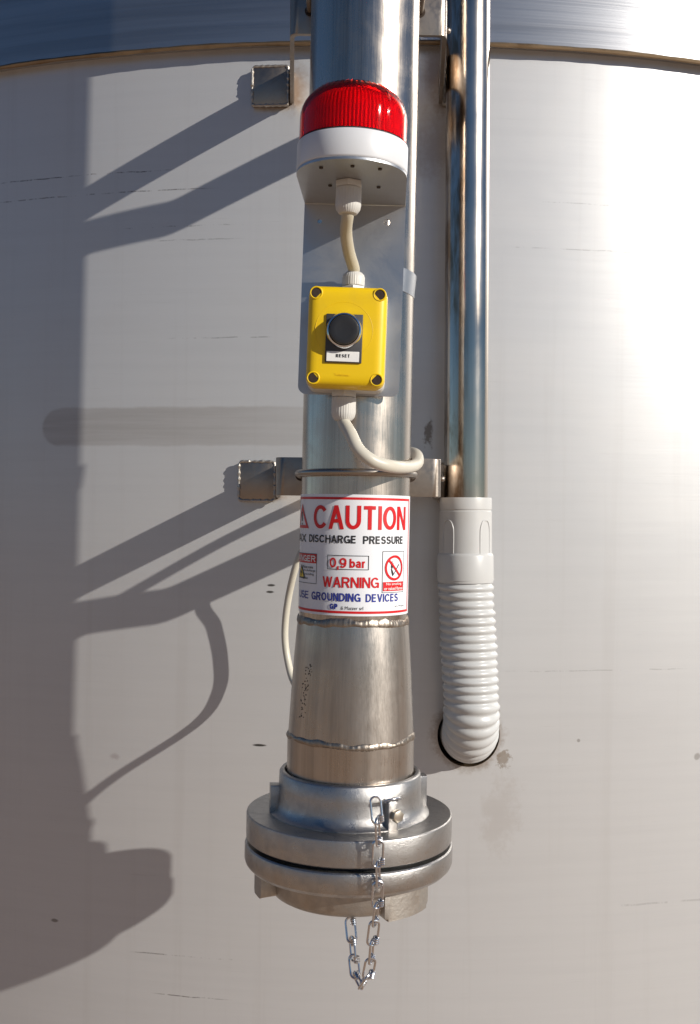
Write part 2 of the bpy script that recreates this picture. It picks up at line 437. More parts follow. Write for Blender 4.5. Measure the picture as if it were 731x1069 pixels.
def shell(name, z0, z1, hole=False, zstep=0.25, RS=RS, mat=None):
    bm = bmesh.new()
    NB = 360
    angs = [2 * PI * i / NB - PI for i in range(NB)]
    zs = [z0 + (z1 - z0) * i / max(1, round((z1 - z0) / zstep)) for i in range(max(1, round((z1 - z0) / zstep)) + 1)]
    if hole:
        ha = 0.06 / RS; NP = 12
        angs = [a for a in angs if not (HOLE_A - ha - 0.004 < a < HOLE_A + ha + 0.004)] + [HOLE_A - ha + 2 * ha * k / NP for k in range(NP + 1)]
        zs = [z for z in zs if not (HOLE_Z - 0.065 < z < HOLE_Z + 0.065)] + [HOLE_Z - 0.06 + 0.12 * k / NP for k in range(NP + 1)]
        angs.sort(); zs.sort()
    P = lambda a, z, r=RS: Vector((r * math.sin(a), -r * math.cos(a), z))
    grid = [[bm.verts.new(P(a, z)) for a in angs] for z in zs]
    na = len(angs)
    for j in range(len(zs) - 1):
        for i in range(na):
            i2 = (i + 1) % na
            if hole and HOLE_A - ha - 1e-5 < angs[i] < HOLE_A + ha - 1e-5 and HOLE_Z - 0.06001 < zs[j] < HOLE_Z + 0.06 - 1e-5: continue
            bm.faces.new((grid[j][i], grid[j][i2], grid[j + 1][i2], grid[j + 1][i]))
    if hole:
        ai = [i for i, a in enumerate(angs) if HOLE_A - ha - 1e-5 < a < HOLE_A + ha + 1e-5]
        zi = [j for j, z in enumerate(zs) if HOLE_Z - 0.06001 < z < HOLE_Z + 0.06001]
        per = [(zi[0], i) for i in ai] + [(j, ai[-1]) for j in zi[1:]] + [(zi[-1], i) for i in ai[::-1][1:]] + [(j, ai[0]) for j in zi[::-1][1:-1]]
        loop = [grid[j][i] for j, i in per]
        uv = [((angs[i] - HOLE_A) * RS, zs[j] - HOLE_Z) for j, i in per]
        prev = loop
        for k in range(1, 5):
            t = k / 4; ring = []
            for (u, w) in uv:
                L = math.hypot(u, w); cu, cw = u / L * HOLE_R, w / L * HOLE_R
                ring.append(bm.verts.new(P(HOLE_A + (u + (cu - u) * t) / RS, HOLE_Z + w + (cw - w) * t)))
            for q in range(len(ring)):
                q2 = (q + 1) % len(ring)
                bm.faces.new((prev[q], prev[q2], ring[q2], ring[q]))
            prev = ring
    o = obj(name, bm, mat or M_SILO, silo, smooth=0, recalc=True)
    for p in o.data.polygons: p.use_smooth = True
    radial_normals(o)
    return o
shell('lower_shell', 0.0, ZSEAM + 0.05, hole=True)
shell('upper_shell', ZSEAM, 3.4, zstep=0.3, RS=RS + LIP, mat=M_UPPER)
bm = bmesh.new(); lathe(bm, [(RS - 0.002, ZSEAM + 0.001), (RS + LIP - 0.0005, ZSEAM + 0.0005)], 360)
obj('shell_edge', bm, M_UPPER, silo)
# lip of the hole
bm = bmesh.new()
A = [HOLE_A + HOLE_R * math.cos(2 * PI * k / 64) / RS for k in range(64)]
Zz = [HOLE_Z + HOLE_R * math.sin(2 * PI * k / 64) for k in range(64)]
r0 = [bm.verts.new((RS * math.sin(a), -RS * math.cos(a), z)) for a, z in zip(A, Zz)]
r1 = [bm.verts.new(((RS - 0.02) * math.sin(a), -(RS - 0.02) * math.cos(a), z)) for a, z in zip(A, Zz)]
for k in range(64): bm.faces.new((r0[k], r0[(k + 1) % 64], r1[(k + 1) % 64], r1[k]))
obj('hole_rim', bm, M_SEAM, silo)
# weld seam
bm = bmesh.new()
N = 1440
tube(bm, [((RS + LIP + 0.0003) * math.sin(2 * PI * k / N), -(RS + LIP + 0.0003) * math.cos(2 * PI * k / N), ZSEAM + 0.0005 * math.sin(k * 0.06) + 0.0003 * math.sin(k * 0.17 + 1)) for k in range(N)], 0.0035, 8, True,
     rfun=lambda i, a: 0.0030 + 0.0003 * math.sin(i * 0.35) + 0.0002 * math.sin(i * 1.1))
obj('weld_seam', bm, M_SEAM, silo)
# roof cone
bm = bmesh.new()
rs = lathe(bm, [(RS + 0.05, 3.4), (RS + 0.05, 3.43), (0.25, 3.85), (0.25, 3.95)], 180); cap(bm, rs[-1])
obj('roof', bm, M_SILO, silo)

# ------------------------------------------------------------------ pipe frame
LEAN = R_(0.55)
O_PIPE = U(371, 534.5, YA)
MP = Matrix.Translation(O_PIPE) @ Matrix.Rotation(LEAN, 4, 'Y')
MPI = MP.inverted()
RP = 0.0565
fp = thing('filling_pipe', 'thick vertical brushed steel pipe widening to a cone, carrying the beacon and caution sign', 'pipe', MP)
ZW1, ZW2 = -0.1105, -0.231
bm = bmesh.new()
rs = lathe(bm, [(RP, ZW1), (RP, 0.2), (RP, 0.6), (RP, 1.6)], 128); cap(bm, rs[-1])
obj('pipe_body', bm, M_PIPE, fp)
bm = bmesh.new()
lathe(bm, [(RP + 0.001, ZW1), (0.0585, ZW1 - 0.01), (0.0608, ZW1 - 0.04), (0.0632, ZW1 - 0.08), (0.0648, ZW1 - 0.11), (0.0655, ZW2)], 128)
obj('reducer_cone', bm, M_CONE, fp)
bm = bmesh.new()
rs = lathe(bm, [(0.066, ZW2), (0.066, -0.2895)], 128); cap(bm, rs[-1])
obj('spigot', bm, M_CONE, fp)
def ring_weld(R0, R1, z, hw, h, seed):
    rnd = random.Random(seed); ph = [rnd.uniform(0, 6) for _ in range(8)]
    N = 420; bm = bmesh.new()
    jit = [rnd.uniform(-1, 1) for _ in range(N)]
    prof = [(-1.0, -0.3), (-0.8, 0.35), (-0.45, 0.85), (0.0, 1.0), (0.45, 0.85), (0.8, 0.35), (1.0, -0.3)]
    rows = []
    for u, e in prof:
        row = []
        for k in range(N):
            a = 2 * PI * k / N
            cz = z + 0.0009 * math.sin(3 * a + ph[0]) + 0.0005 * math.sin(8 * a + ph[1]) + 0.0003 * math.sin(19 * a + ph[2])
            w = hw * (1 + 0.15 * math.sin(7 * a + ph[3]) + 0.1 * math.sin(17 * a + ph[4]) + 0.05 * jit[k])
            hh = h * (1 + 0.3 * math.sin(11 * a + ph[5]) + 0.25 * math.sin(29 * a + ph[6]) + 0.15 * math.sin(71 * a) + 0.12 * jit[k])
            Rz = R0 + (R1 - R0) * (0.5 - 0.5 * u)
            r = Rz + hh * e
            row.append(bm.verts.new((r * math.sin(a), -r * math.cos(a), cz + w * u)))
        rows.append(row)
    for A_, B_ in zip(rows, rows[1:]):
        for k in range(N): bm.faces.new((A_[k], A_[(k + 1) % N], B_[(k + 1) % N], B_[k]))
    return bm
obj('weld_bead', ring_weld(RP, 0.0580, ZW1 - 0.0005, 0.0042, 0.0010, 3), M_WELD, fp, smooth=70)
obj('weld_bead', ring_weld(0.0652, 0.0660, ZW2, 0.0034, 0.0011, 5), M_WELD, fp, smooth=70)
# rough engraved heat number on the cone: small pits standing as tiny punched dots
bm = bmesh.new(); rnd = random.Random(11)
for k in range(70):
    w = rnd.random(); zz = -0.153 - 0.055 * w
    a = math.radians(-48 + 9 * (0.5 - w) + rnd.gauss(0, 2.6))
    Rr = 0.0608 + (-0.1505 - zz) / 0.04 * 0.0024 + 0.0002
    M = Matrix.Translation((Rr * math.sin(a), -Rr * math.cos(a), zz)) @ Matrix.Rotation(a, 4, 'Z')
    h = rnd.uniform(0.0003, 0.0007)
    bmesh.ops.create_uvsphere(bm, u_segments=8, v_segments=5, radius=1.0, matrix=M @ Matrix.Diagonal((h * rnd.uniform(0.6, 1.2), 0.0002, h * 1.2, 1)))
obj('stamped_marking', bm, M_STAMP, fp)

# ------------------------------------------------------------------ brackets and U-bolts
def strip(bm, path, z0, z1, th):
    """bent flat bar: path in (x,y), thickness th to the left of travel"""
    n = len(path); nr = []
    for i in range(n):
        a = Vector(path[max(i - 1, 0)]); b = Vector(path[min(i + 1, n - 1)]); d = (b - a).normalized()
        nr.append(Vector((-d.y, d.x)))
    outer = [tuple(Vector(p) + nr[i] * th) for i, p in enumerate(path)]
    o = list(path) + outer[::-1]
    return prism(bm, o, z0, z1, 0.0006, 1, 'Z')
def bend(p0, pc, p1, r, n=6):
    p0, pc, p1 = Vector(p0), Vector(pc), Vector(p1)
    a = pc + (p0 - pc).normalized() * r; b = pc + (p1 - pc).normalized() * r
    return [tuple((1 - t) ** 2 * a + 2 * t * (1 - t) * pc + t * t * b) for t in [k / n for k in range(n + 1)]]
YPL = YA + RP + 0.001       # front face of cross plate

def make_bracket(pyc_front, pxl, pxr, padl_px, pad_py, label):
    c = U(371, pyc_front, YPL); zc = c.z
    XL, XR = U(pxl, pyc_front, YPL).x, U(pxr, pyc_front, YPL).x
    xw0, xw1 = U(padl_px[0], pad_py, YW).x, U(padl_px[1], pad_py, YW).x
    def wy(x): return YS - math.sqrt(RS * RS - (x - XS) ** 2)
    XRW = XR + 0.012
    t = thing('pipe_bracket', label, 'bracket', Matrix.Translation((0, 0, zc)), 'flat bar brackets welded to the silo')
    path = [(xw1 + 0.001, wy(xw1) - 0.002)] + bend((xw1, wy(xw1)), (XL, YPL), (XR, YPL), 0.010) + bend((XL, YPL), (XR, YPL), (XRW, wy(XRW)), 0.010) + [(XRW, wy(XRW) - 0.002)]
    bm = bmesh.new(); strip(bm, path, -0.021, 0.021, 0.005)
    obj('flat_bar', bm, M_FLAT, t)
    for (a, b) in ((xw0, xw1), (XRW, XRW + 0.047)):
        xm = (a + b) / 2; ang = math.asin((xm - XS) / RS)
        M = Matrix.Translation((xm, wy(xm), 0)) @ Matrix.Rotation(ang, 4, 'Z')
        h = (b - a) / 2
        bm = bmesh.new(); box(bm, -h, h, -0.009, 0.004, -0.025, 0.025, M, 0.0015)
        pad = obj('weld_pad', bm, M_FLAT, t)
        bm = bmesh.new()
        ou = rrect(-h, h, -0.025, 0.025, 0.004, 4); pts = []
        for i in range(len(ou)):
            p, q = Vector(ou[i]), Vector(ou[(i + 1) % len(ou)])
            m = max(1, int((q - p).length / 0.0018))
            for k in range(m):
                w = p + (q - p) * k / m; pts.append(M @ Vector((w.x, -0.0085, w.y)))
        rnd = random.Random(int(abs(xm) * 1e5)); jit = [rnd.uniform(-0.25, 0.3) for _ in pts]
        tube(bm, pts, 0.0018, 8, True, rfun=lambda i, a: 0.0018 * (1 + jit[i] + 0.2 * math.sin(i * 1.3)))
        obj('weld_bead', bm, M_CASTR, pad)
    # spot hole with bolt shank seen on the right return
    bm = bmesh.new(); bmesh.ops.create_uvsphere(bm, u_segments=16, v_segments=10, radius=0.0035, matrix=Matrix.Translation((XR + 0.004, YPL + 0.035, 0.0)))
    obj('tack_weld', bm, M_WELD, t)
    return t, zc
br1, ZB1 = make_bracket(498, 288, 460.5, (250, 288), 498, 'flat steel bracket across the pipe between yellow box and caution sign')
br2, ZB2 = make_bracket(16, 303, 467, (264, 302), 83, 'flat steel bracket behind the pipe above the red beacon')

def ubolt(zc, label):
    ax = MP @ Vector((0, 0, zc - O_PIPE.z))
    t = thing('u_bolt', label, 'u-bolt', Matrix.Translation((ax.x, YA, zc)), 'u-bolts clamping the pipe')
    r = 0.0036; R = RP + r + 0.0003
    pts = [(-R, RP + 0.016, 0), (-R, 0.03, 0), (-R, 0.008, 0)] + [(R * math.sin(R_(a)), -R * math.cos(R_(a)), 0) for a in range(-90, 91, 5)] + [(R, 0.008, 0), (R, 0.03, 0), (R, RP + 0.016, 0)]
    bm = bmesh.new(); tube(bm, pts, r, 14)
    obj('rod', bm, M_ROD, t)
    for s in (-1, 1):
        bm = bmesh.new()
        o = [(s * R + 0.0065 * math.cos(k * PI / 3), 0.0065 * math.sin(k * PI / 3)) for k in range(6)]
        prism(bm, o, RP + 0.0062, RP + 0.0125, 0.0004, 1)
        obj('nut', bm, M_BOLT, t)
        bm = bmesh.new(); lathe(bm, [(r + 0.0002, 0), (r + 0.0022, 0), (r + 0.0022, 0.0006), (r + 0.0002, 0.0006)], 20, Matrix.Translation((s * R, RP + 0.0006, 0)) @ Matrix.Rotation(R_(90), 4, 'X'))
        obj('hole_ring', bm, M_HOLE_SHADE, t)  # dark ring painted for the shaded bolt hole
    return t
ubolt(ZB1 + 0.001, 'thin dark u-bolt round the pipe just above the caution sign')
ubolt(ZB2 + 0.004, 'u-bolt round the pipe at the very top above the beacon')

# ------------------------------------------------------------------ mounting plate, beacon, box (leaning a little more than the pipe)
F2 = Matrix.Translation(U(371, 212, 1.0405)) @ Matrix.Rotation(R_(1.5), 4, 'Y') @ Matrix.Rotation(R_(2.4), 4, 'Z') 
F2 = Matrix.Translation(U(371, 212, 1.0405)) @ Matrix.Rotation(R_(1.5), 4, 'Y') @ Matrix.Rotation(R_(-2.4), 4, 'Z')
mp = thing('mounting_plate', 'grey sheet steel angle plate strapped to the pipe, its shelf under the red beacon', 'plate', F2)
BY = -0.0865; BR = 0.0500
def hole_plate(outline, holes, y0, y1):
    """flat plate (x,z) with round holes, bridged by fill"""
    bm = bmesh.new()
    loops = [outline] + [[(cx + r * math.cos(2 * PI * k / 20), cz + r * math.sin(2 * PI * k / 20)) for k in range(20)] for cx, cz, r in holes]
    es = []
    for lp in loops:
        v = [bm.verts.new((a, y0, b)) for a, b in lp]
        es += [bm.edges.new((v[i], v[(i + 1) % len(v)])) for i in range(len(v))]
    bmesh.ops.triangle_fill(bm, use_beauty=True, use_dissolve=False, edges=es)
    ext = bmesh.ops.extrude_face_region(bm, geom=bm.faces[:])
    for v in [e for e in ext['geom'] if isinstance(e, bmesh.types.BMVert)]: v.co.y = y1
    return bm
ol = rrect(-0.05, 0.05, -0.190, 0.0, 0.008, 6)
ol = [(x, z) for x, z in ol if z < -0.05] 
ol = [(0.05, -0.001)] + [(-0.05, -0.001)] + ol
bm = hole_plate(ol, [(-0.0345, -0.019, 0.0022), (0.0318, -0.0185, 0.0032)], -0.001, 0.001)
obj('back_plate', bm, M_PLATE, mp, smooth=30)
so = [(0.05, -0.001)] + [(BR * math.cos(R_(a)), BY + BR * math.sin(R_(a))) for a in range(0, -181, -5)] + [(-0.05, -0.001)]
bm = bmesh.new(); prism(bm, so, -0.002, 0.0, 0.0004, 1, 'Z')
# the bend itself
tube(bm, [(-0.0498, -0.001, -0.0012), (0.0498, -0.001, -0.0012)], 0.0016, 10)
obj('shelf', bm, M_PLATE, mp)
# small holes under the shelf, drawn as discs with their shade in the colour
for hx, hy in ((-0.026, -0.112), (0.002, -0.118), (0.026, -0.112), (-0.021, -0.062), (0.024, -0.06)):
    bm = bmesh.new(); solid_lathe([(0.0017, -0.0032), (0.0020, -0.0018)], 16, Matrix.Translation((hx, hy, 0)), bm=bm)
    obj('hole_disc', bm, M_HOLE_SHADE, mp)
# strap round the pipe seen at the plate's right edge
ang_pipe = F2.inverted() @ MP @ Matrix.Translation((0, 0, U(428, 296, YA).z - O_PIPE.z)) @ Matrix.Rotation(R_(5), 4, 'Y')
bm = bmesh.new()
rs = lathe(bm, [(RP + 0.0002, -0.0115), (RP + 0.0016, -0.0115), (RP + 0.0016, 0.0115), (RP + 0.0002, 0.0115)], 96, ang_pipe)
obj('strap', bm, M_PLATE, mp)

FB = F2 @ Matrix.Translation((0, BY, 0))
be = thing('warning_beacon', 'round red warning beacon on a pale grey base, on its steel shelf', 'beacon', FB)
bm = bmesh.new()
rs = lathe(bm, [(0.030, 0.0002), (0.0485, 0.0002), (0.0497, 0.001), (0.0502, 0.0025), (0.0502, 0.0235), (0.0496, 0.0250), (0.030, 0.0250)], 128)
cap(bm, rs[0]); cap(bm, rs[-1])
obj('base_ring', bm, M_RING, be)
obj('gasket', solid_lathe([(0.0485, 0.0251), (0.0487, 0.0258), (0.0487, 0.0262), (0.0482, 0.0266)], 96), M_GASKET, be)
ZL0, ZL1 = 0.0268, 0.0775
def lens_prof(R, z0, z1, sh):
    p = [(R, z0), (R, z0 + (z1 - z0 - sh) * 0.5)]
    for k in range(0, 11):
        a = R_(90 * k / 10); p.append((R - sh + sh * math.cos(a), z1 - sh * 0.95 + sh * 0.95 * math.sin(a)))
    p += [((R - sh) * 0.66, z1 + 0.0016), ((R - sh) * 0.33, z1 + 0.0028), (0.0008, z1 + 0.0032)]
    return p
def scallop(a, r, z):
    w = max(0.0, min(1.0, (z - 0.066) / 0.012)); e = max(0, min(1, r / 0.02))
    seam = 0.0007 * math.exp(-((a - 0.74) / 0.018) ** 2)
    return w * e * 0.0007 * math.cos(44 * a) + seam
bm = bmesh.new()
ro = lathe(bm, lens_prof(0.0487, ZL0, ZL1 - 0.001, 0.030), 352, None, scallop); cap(bm, ro[-1])
ri = lathe(bm, lens_prof(0.0463, ZL0, ZL1 - 0.0034, 0.0285), 352, None, None); cap(bm, ri[-1])
for k in range(352): bm.faces.new((ro[0][k], ro[0][(k + 1) % 352], ri[0][(k + 1) % 352], ri[0][k]))
ln = obj('lens', bm, M_LENS, be, smooth=50)
def rib(a, r, z): return 0.0011 * abs(math.sin(40 * a)) - 0.0005
bm = bmesh.new()
rr = lathe(bm, [(0.0440, ZL0 + 0.0006), (0.0440, 0.050), (0.0412, 0.059), (0.0345, 0.0655), (0.024, 0.0700), (0.001, 0.0715)], 512, None, rib); cap(bm, rr[-1])
obj('prism_insert', bm, M_LENSIN, ln, smooth=25)

def gland(name, M, parent, h=0.0265, r=0.0128, mat=None, flip=1):
    """cable gland hanging along local -z from z=0"""
    mat = mat or M_GLAND
    bm = bmesh.new()
    hexo = [(1.12 * r * math.cos(PI / 6 + k * PI / 3), 1.12 * r * math.sin(PI / 6 + k * PI / 3)) for k in range(6)]
    prism(bm, hexo, -0.006, 0.0, 0.0008, 2, 'Z', M)
    body = obj(name, bm, mat, parent)
    bm = bmesh.new()
    solid_lathe([(r * 0.86, -0.006), (r * 0.99, -0.0066), (r * 1.0, -h * 0.72), (r * 0.93, -h * 0.86), (r * 0.72, -h * 0.98), (r * 0.58, -h)], 144, M, lambda a, rr, z: (0.00012 * (1 if math.sin(30 * a) > 0 else -1)) if rr > r * 0.9 else 0, bm)
    obj('dome_nut', bm, mat, body, smooth=35)
    return body
gland('cable_gland', Matrix.Translation((-0.003, 0.014, -0.002)), be, 0.030, 0.0118)

# ---- yellow push-button box
BXC = F2 @ Vector((-0.0025, -0.001, -0.1402))
FX = Matrix.Translation(BXC) @ Matrix.Rotation(R_(1.55), 4, 'Y') @ Matrix.Rotation(R_(-1.0), 4, 'Z')
bx = thing('control_box', 'yellow push-button box with one black button and a RESET label', 'control box', FX)
bm = bmesh.new(); prism(bm, rrect(-0.0378, 0.0378, -0.0482, 0.0482, 0.0085, 8), -0.030, -0.0005, 0.0012, 2)
obj('base_box', bm, M_GREY, bx)
bm = bmesh.new()
def loft(bm, outs):
    rings = [[bm.verts.new((x, y, z)) for x, z in o] for o, y in outs]
    for A_, B_ in zip(rings, rings[1:]):
        n_ = len(A_)
        for i in range(n_): bm.faces.new((A_[i], A_[(i + 1) % n_], B_[(i + 1) % n_], B_[i]))
    bm.faces.new(rings[0]); bm.faces.new(rings[-1])
W, H = 0.0375, 0.0480
outs = []
for k, (ins, yy) in enumerate(((0.0004, -0.0302), (0.0, -0.0310), (0.0004, -0.0425), (0.0012, -0.0455), (0.0028, -0.0478), (0.0052, -0.0493), (0.0082, -0.0500), (0.011, -0.0502))):
    outs.append((rrect(-W + ins, W - ins, -H + ins, H - ins, max(0.0095 - ins * 0.35, 0.004), 8), yy))
loft(bm, outs)
cov = obj('cover', bm, M_YEL, bx, smooth=50)
# faint raised ring and rim on the cover
bm = bmesh.new()
tube(bm, [(-0.0025 + 0.027 * math.cos(R_(a)), -0.0501, 0.005 + 0.027 * math.sin(R_(a))) for a in range(0, 360, 4)], 0.00028, 8, True)
obj('raised_ring', bm, M_YEL, cov)
for sx, sz in ((-1, 1), (1, 1), (-1, -1), (1, -1)):
    M = Matrix.Translation((sx * 0.0298, -0.0488, sz * 0.0400)) @ Matrix.Rotation(R_(90), 4, 'X')
    bm = bmesh.new(); lathe(bm, [(0.0066, -0.002), (0.0062, 0.0014), (0.0056, 0.0019), (0.0049, 0.0017), (0.0047, -0.002)], 32, M)
    boss = obj('screw_boss', bm, M_YEL, cov)
    bm = bmesh.new(); solid_lathe([(0.0047, -0.003), (0.0048, 0.0010), (0.0030, 0.0012), (0.001, 0.0010)], 24, M, bm=bm)
    obj('screw', bm, M_HOLE_SHADE, boss)  # screw head coloured with the darkness of its recess
BXo, BZo = -0.0022, 0.0042
bm = bmesh.new(); box(bm, BXo - 0.0172, BXo + 0.0172, -0.0522, -0.0495, BZo - 0.0295, BZo + 0.0162, None, 0.0006)
leg = obj('legend_plate', bm, M_DARK, bx)
bm = bmesh.new(); box(bm, BXo - 0.0158, BXo + 0.0148, -0.0529, -0.0520, BZo - 0.0285, BZo - 0.0190, None, 0.0002, 1)
lab = obj('label_strip', bm, M_PAPER, leg)
MB_ = Matrix.Translation((BXo, -0.0522, BZo)) @ Matrix.Rotation(R_(90), 4, 'X')
bm = bmesh.new(); rs = lathe(bm, [(0.0150, -0.001), (0.0166, 0.0), (0.0168, 0.005), (0.0160, 0.0070), (0.0146, 0.0074), (0.0143, 0.004), (0.0143, -0.001)], 64, MB_)
bz = obj('bezel', bm, M_CHROME, bx)
bm = bmesh.new(); solid_lathe([(0.0139, -0.001), (0.0139, 0.0085), (0.0132, 0.0098), (0.0118, 0.0102), (0.008, 0.0098), (0.002, 0.0096)], 64, MB_, bm=bm)
obj('push_button', bm, M_BLACK, bz)

# ------------------------------------------------------------------ text helper
def text_mesh(body, bold=0.0):
    cu = bpy.data.curves.new('lettering', 'FONT'); cu.body = body
    cu.offset = bold; cu.resolution_u = 4
    o = bpy.data.objects.new('lettering', cu); COL.objects.link(o)
    bpy.context.view_layer.update()
    me = bpy.data.meshes.new_from_object(o.evaluated_get(bpy.context.evaluated_depsgraph_get()))
    bpy.data.objects.remove(o); bpy.data.curves.remove(cu)
    bm = bmesh.new(); bm.from_mesh(me); bpy.data.meshes.remove(me)
    return bm
def fit_text(body, x0, x1, z0, z1, bold=0.0, shear=0.0):
    """text scaled to the box -> bmesh with coordinates (x, z) in co.x, co.y"""
    bm = text_mesh(body, bold)
    xs = [v.co.x for v in bm.verts]; ys = [v.co.y for v in bm.verts]
    ax, bx_, ay, by = min(xs), max(xs), min(ys), max(ys)
    for v in bm.verts:
        u = (v.co.x - ax) / (bx_ - ax); w = (v.co.y - ay) / (by - ay)
        v.co = Vector((x0 + (x1 - x0) * u + shear * (z1 - z0) * w, z0 + (z1 - z0) * w, 0))
    return bm
def merge(dst, src):
    mp_ = {v: dst.verts.new(v.co) for v in src.verts}
    for f in src.faces:
        try: dst.faces.new([mp_[v] for v in f.verts])
        except ValueError: pass
    src.free(); return dst

# a plain grotesque alphabet drawn as strokes: L = straight stroke cut level, P = curved stroke
def _arc(cx, cy, rx, ry, a0, a1, n=14):
    return [(cx + rx * math.cos(R_(a0 + (a1 - a0) * k / n)), cy + ry * math.sin(R_(a0 + (a1 - a0) * k / n))) for k in range(n + 1)]
def _L(*p): return ('L',) + p
def _P(p, c=False): return ('P', p, c)
GLYPH = {
 'A': (0.76, [_L(0, 0, .5, 1), _L(1, 0, .5, 1), _L(.2, .32, .8, .32)]),
 'B': (0.68, [_L(0, 0, 0, 1), _P([(0, 1), (.55, 1)] + _arc(.55, .77, .37, .23, 90, -90) + [(0, .54)]), _P([(.5, .54)] + _arc(.57, .27, .43, .27, 90, -90) + [(0, 0)])]),
 'C': (0.84, [_P(_arc(.52, .5, .52, .5, 38, 322, 26))]),
 'D': (0.72, [_L(0, 0, 0, 1), _P([(0, 1), (.4, 1)] + _arc(.42, .5, .58, .5, 90, -90, 20) + [(.4, 0), (0, 0)])]),
 'E': (0.62, [_L(0, 0, 0, 1), _L(0, 1, 1, 1), _L(0, .53, .93, .53), _L(0, 0, 1, 0)]),
 'G': (0.78, [_P(_arc(.52, .5, .52, .5, 40, 318, 26)), _L(1, 0.02, 1, .50), _L(.56, .44, 1, .44)]),
 'H': (0.72, [_L(0, 0, 0, 1), _L(1, 0, 1, 1), _L(0, .52, 1, .52)]),
 'I': (0.0, [_L(0, 0, 0, 1)]),
 'M': (0.86, [_L(0, 0, 0, 1), _L(1, 0, 1, 1), _L(.03, 1, .5, 0), _L(.97, 1, .5, 0)]),
 'N': (0.72, [_L(0, 0, 0, 1), _L(1, 0, 1, 1), _L(0.03, 1, .97, 0)]),
 'O': (0.78, [_P(_arc(.5, .5, .5, .5, 0, 360, 36)[:-1], True)]),
 'P': (0.66, [_L(0, 0, 0, 1), _P([(0, 1), (.58, 1)] + _arc(.6, .72, .4, .28, 90, -90) + [(.58, .44), (0, .44)])]),
 'R': (0.72, [_L(0, 0, 0, 1), _P([(0, 1), (.58, 1)] + _arc(.58, .75, .37, .25, 90, -90) + [(.55, .5), (0, .5)]), _L(.55, .5, .96, 0)]),
 'S': (0.66, [_P(_arc(.5, .755, .44, .245, 22, 262, 16) + [(.5, .515)] + _arc(.5, .26, .48, .26, 82, -165, 18))]),
 'T': (0.66, [_L(.5, 0, .5, 1), _L(-.06, 1, 1.06, 1)]),
 'U': (0.70, [_P([(0, 1.1), (0, .36)] + _arc(.5, .36, .5, .36, 180, 360, 18) + [(1, .36), (1, 1.1)])]),
 'V': (0.74, [_L(0, 1, .5, 0), _L(1, 1, .5, 0)]),
 'W': (1.06, [_L(0, 1, .25, 0), _L(.5, 1, .25, 0), _L(.5, 1, .75, 0), _L(1, 1, .75, 0)]),
 'X': (0.74, [_L(0, 0, 1, 1), _L(1, 0, 0, 1)]),
 '0': (0.54, [_P(_arc(.5, .5, .5, .5, 0, 360, 32)[:-1], True)]),
 '9': (0.54, [_P(_arc(.5, .68, .5, .32, 0, 360, 24)[:-1], True), _P([(1, .68), (.98, .42), (.88, .16), (.62, 0.01), (.3, 0.0), (.06, .14)])]),
 ',': (0.02, [_L(.5, -.20, 1.6, .17)]),
 'b': (0.56, [_L(0, 0, 0, 1), _P(_arc(.5, .34, .5, .34, 0, 360, 28)[:-1], True)]),
 'a': (0.52, [_P(_arc(.44, .19, .44, .19, 0, 360, 22)[:-1], True), _L(.9, 0, .9, .50), _P(_arc(.46, .46, .44, .24, 0, 155, 14))]),
 'r': (0.30, [_L(0, 0, 0, .72), _P(_arc(.9, .36, .9, .32, 175, 82, 10))]),
}
def stroke_text(body, x0, x1, z0, z1, w, gap=0.0):
    """capitals drawn to fill the box; w stroke width; every stroke lies a hair above the one before"""
    h = z1 - z0
    nat = [(0.34 if c == ' ' else GLYPH[c][0]) for c in body]
    fixed = sum(w for c in body if c != ' ') + (gap or max(0.38 * w, 0.0007)) * (len(body) - 1)
    sc = (x1 - x0 - fixed) / (sum(max(0.0, n_) for n_ in nat))
    bm = bmesh.new(); x = x0; lay = 0
    for c, n_ in zip(body, nat):
        if c == ' ': x += n_ * sc + (gap or max(0.38 * w, 0.0007)); continue
        gw = n_ * sc + w
        X = lambda u: x + w / 2 + (gw - w) * u
        for el in GLYPH[c][1]:
            lay += 1; dz = 0.00001 * (lay % 4)
            if el[0] == 'L':
                _, u0, v0, u1, v1 = el
                if abs(v0 - v1) < 1e-6:
                    zc = z0 + w / 2 + (h - w) * v0; t = w * 0.46
                    q = [(X(u0), zc - t), (X(u1), zc - t), (X(u1), zc + t), (X(u0), zc + t)]
                else:
                    a_, b_ = X(u0), X(u1); c_, d_ = z0 + h * v0, z0 + h * v1
                    hw_ = w / 2 * min(1.5, math.hypot(b_ - a_, d_ - c_) / abs(d_ - c_))
                    q = [(a_ - hw_, c_), (a_ + hw_, c_), (b_ + hw_, d_), (b_ - hw_, d_)]
                bm.faces.new([bm.verts.new((p, r, dz)) for p, r in q])
            else:
                _, pts, clo = el
                P = [Vector((X(u), min(z0 + w / 2 + (h - w) * v, z1))) for u, v in pts]
                n2 = len(P); A_, B_ = [], []
                for i in range(n2):
                    p = P[i - 1] if (i or clo) else P[0]; q = P[(i + 1) % n2] if (i < n2 - 1 or clo) else P[-1]
                    d = (q - p).normalized(); nn = Vector((-d.y, d.x))
                    t = w / 2 * (0.92 + 0.08 * abs(nn.x))
                    A_.append(bm.verts.new((*(P[i] + nn * t), dz))); B_.append(bm.verts.new((*(P[i] - nn * t), dz)))
                for i in range(n2 if clo else n2 - 1):
                    j = (i + 1) % n2; bm.faces.new((A_[i], A_[j], B_[j], B_[i]))
        x += gw + (gap or max(0.38 * w, 0.0007))
    bmesh.ops.recalc_face_normals(bm, faces=bm.faces[:])
    return bm
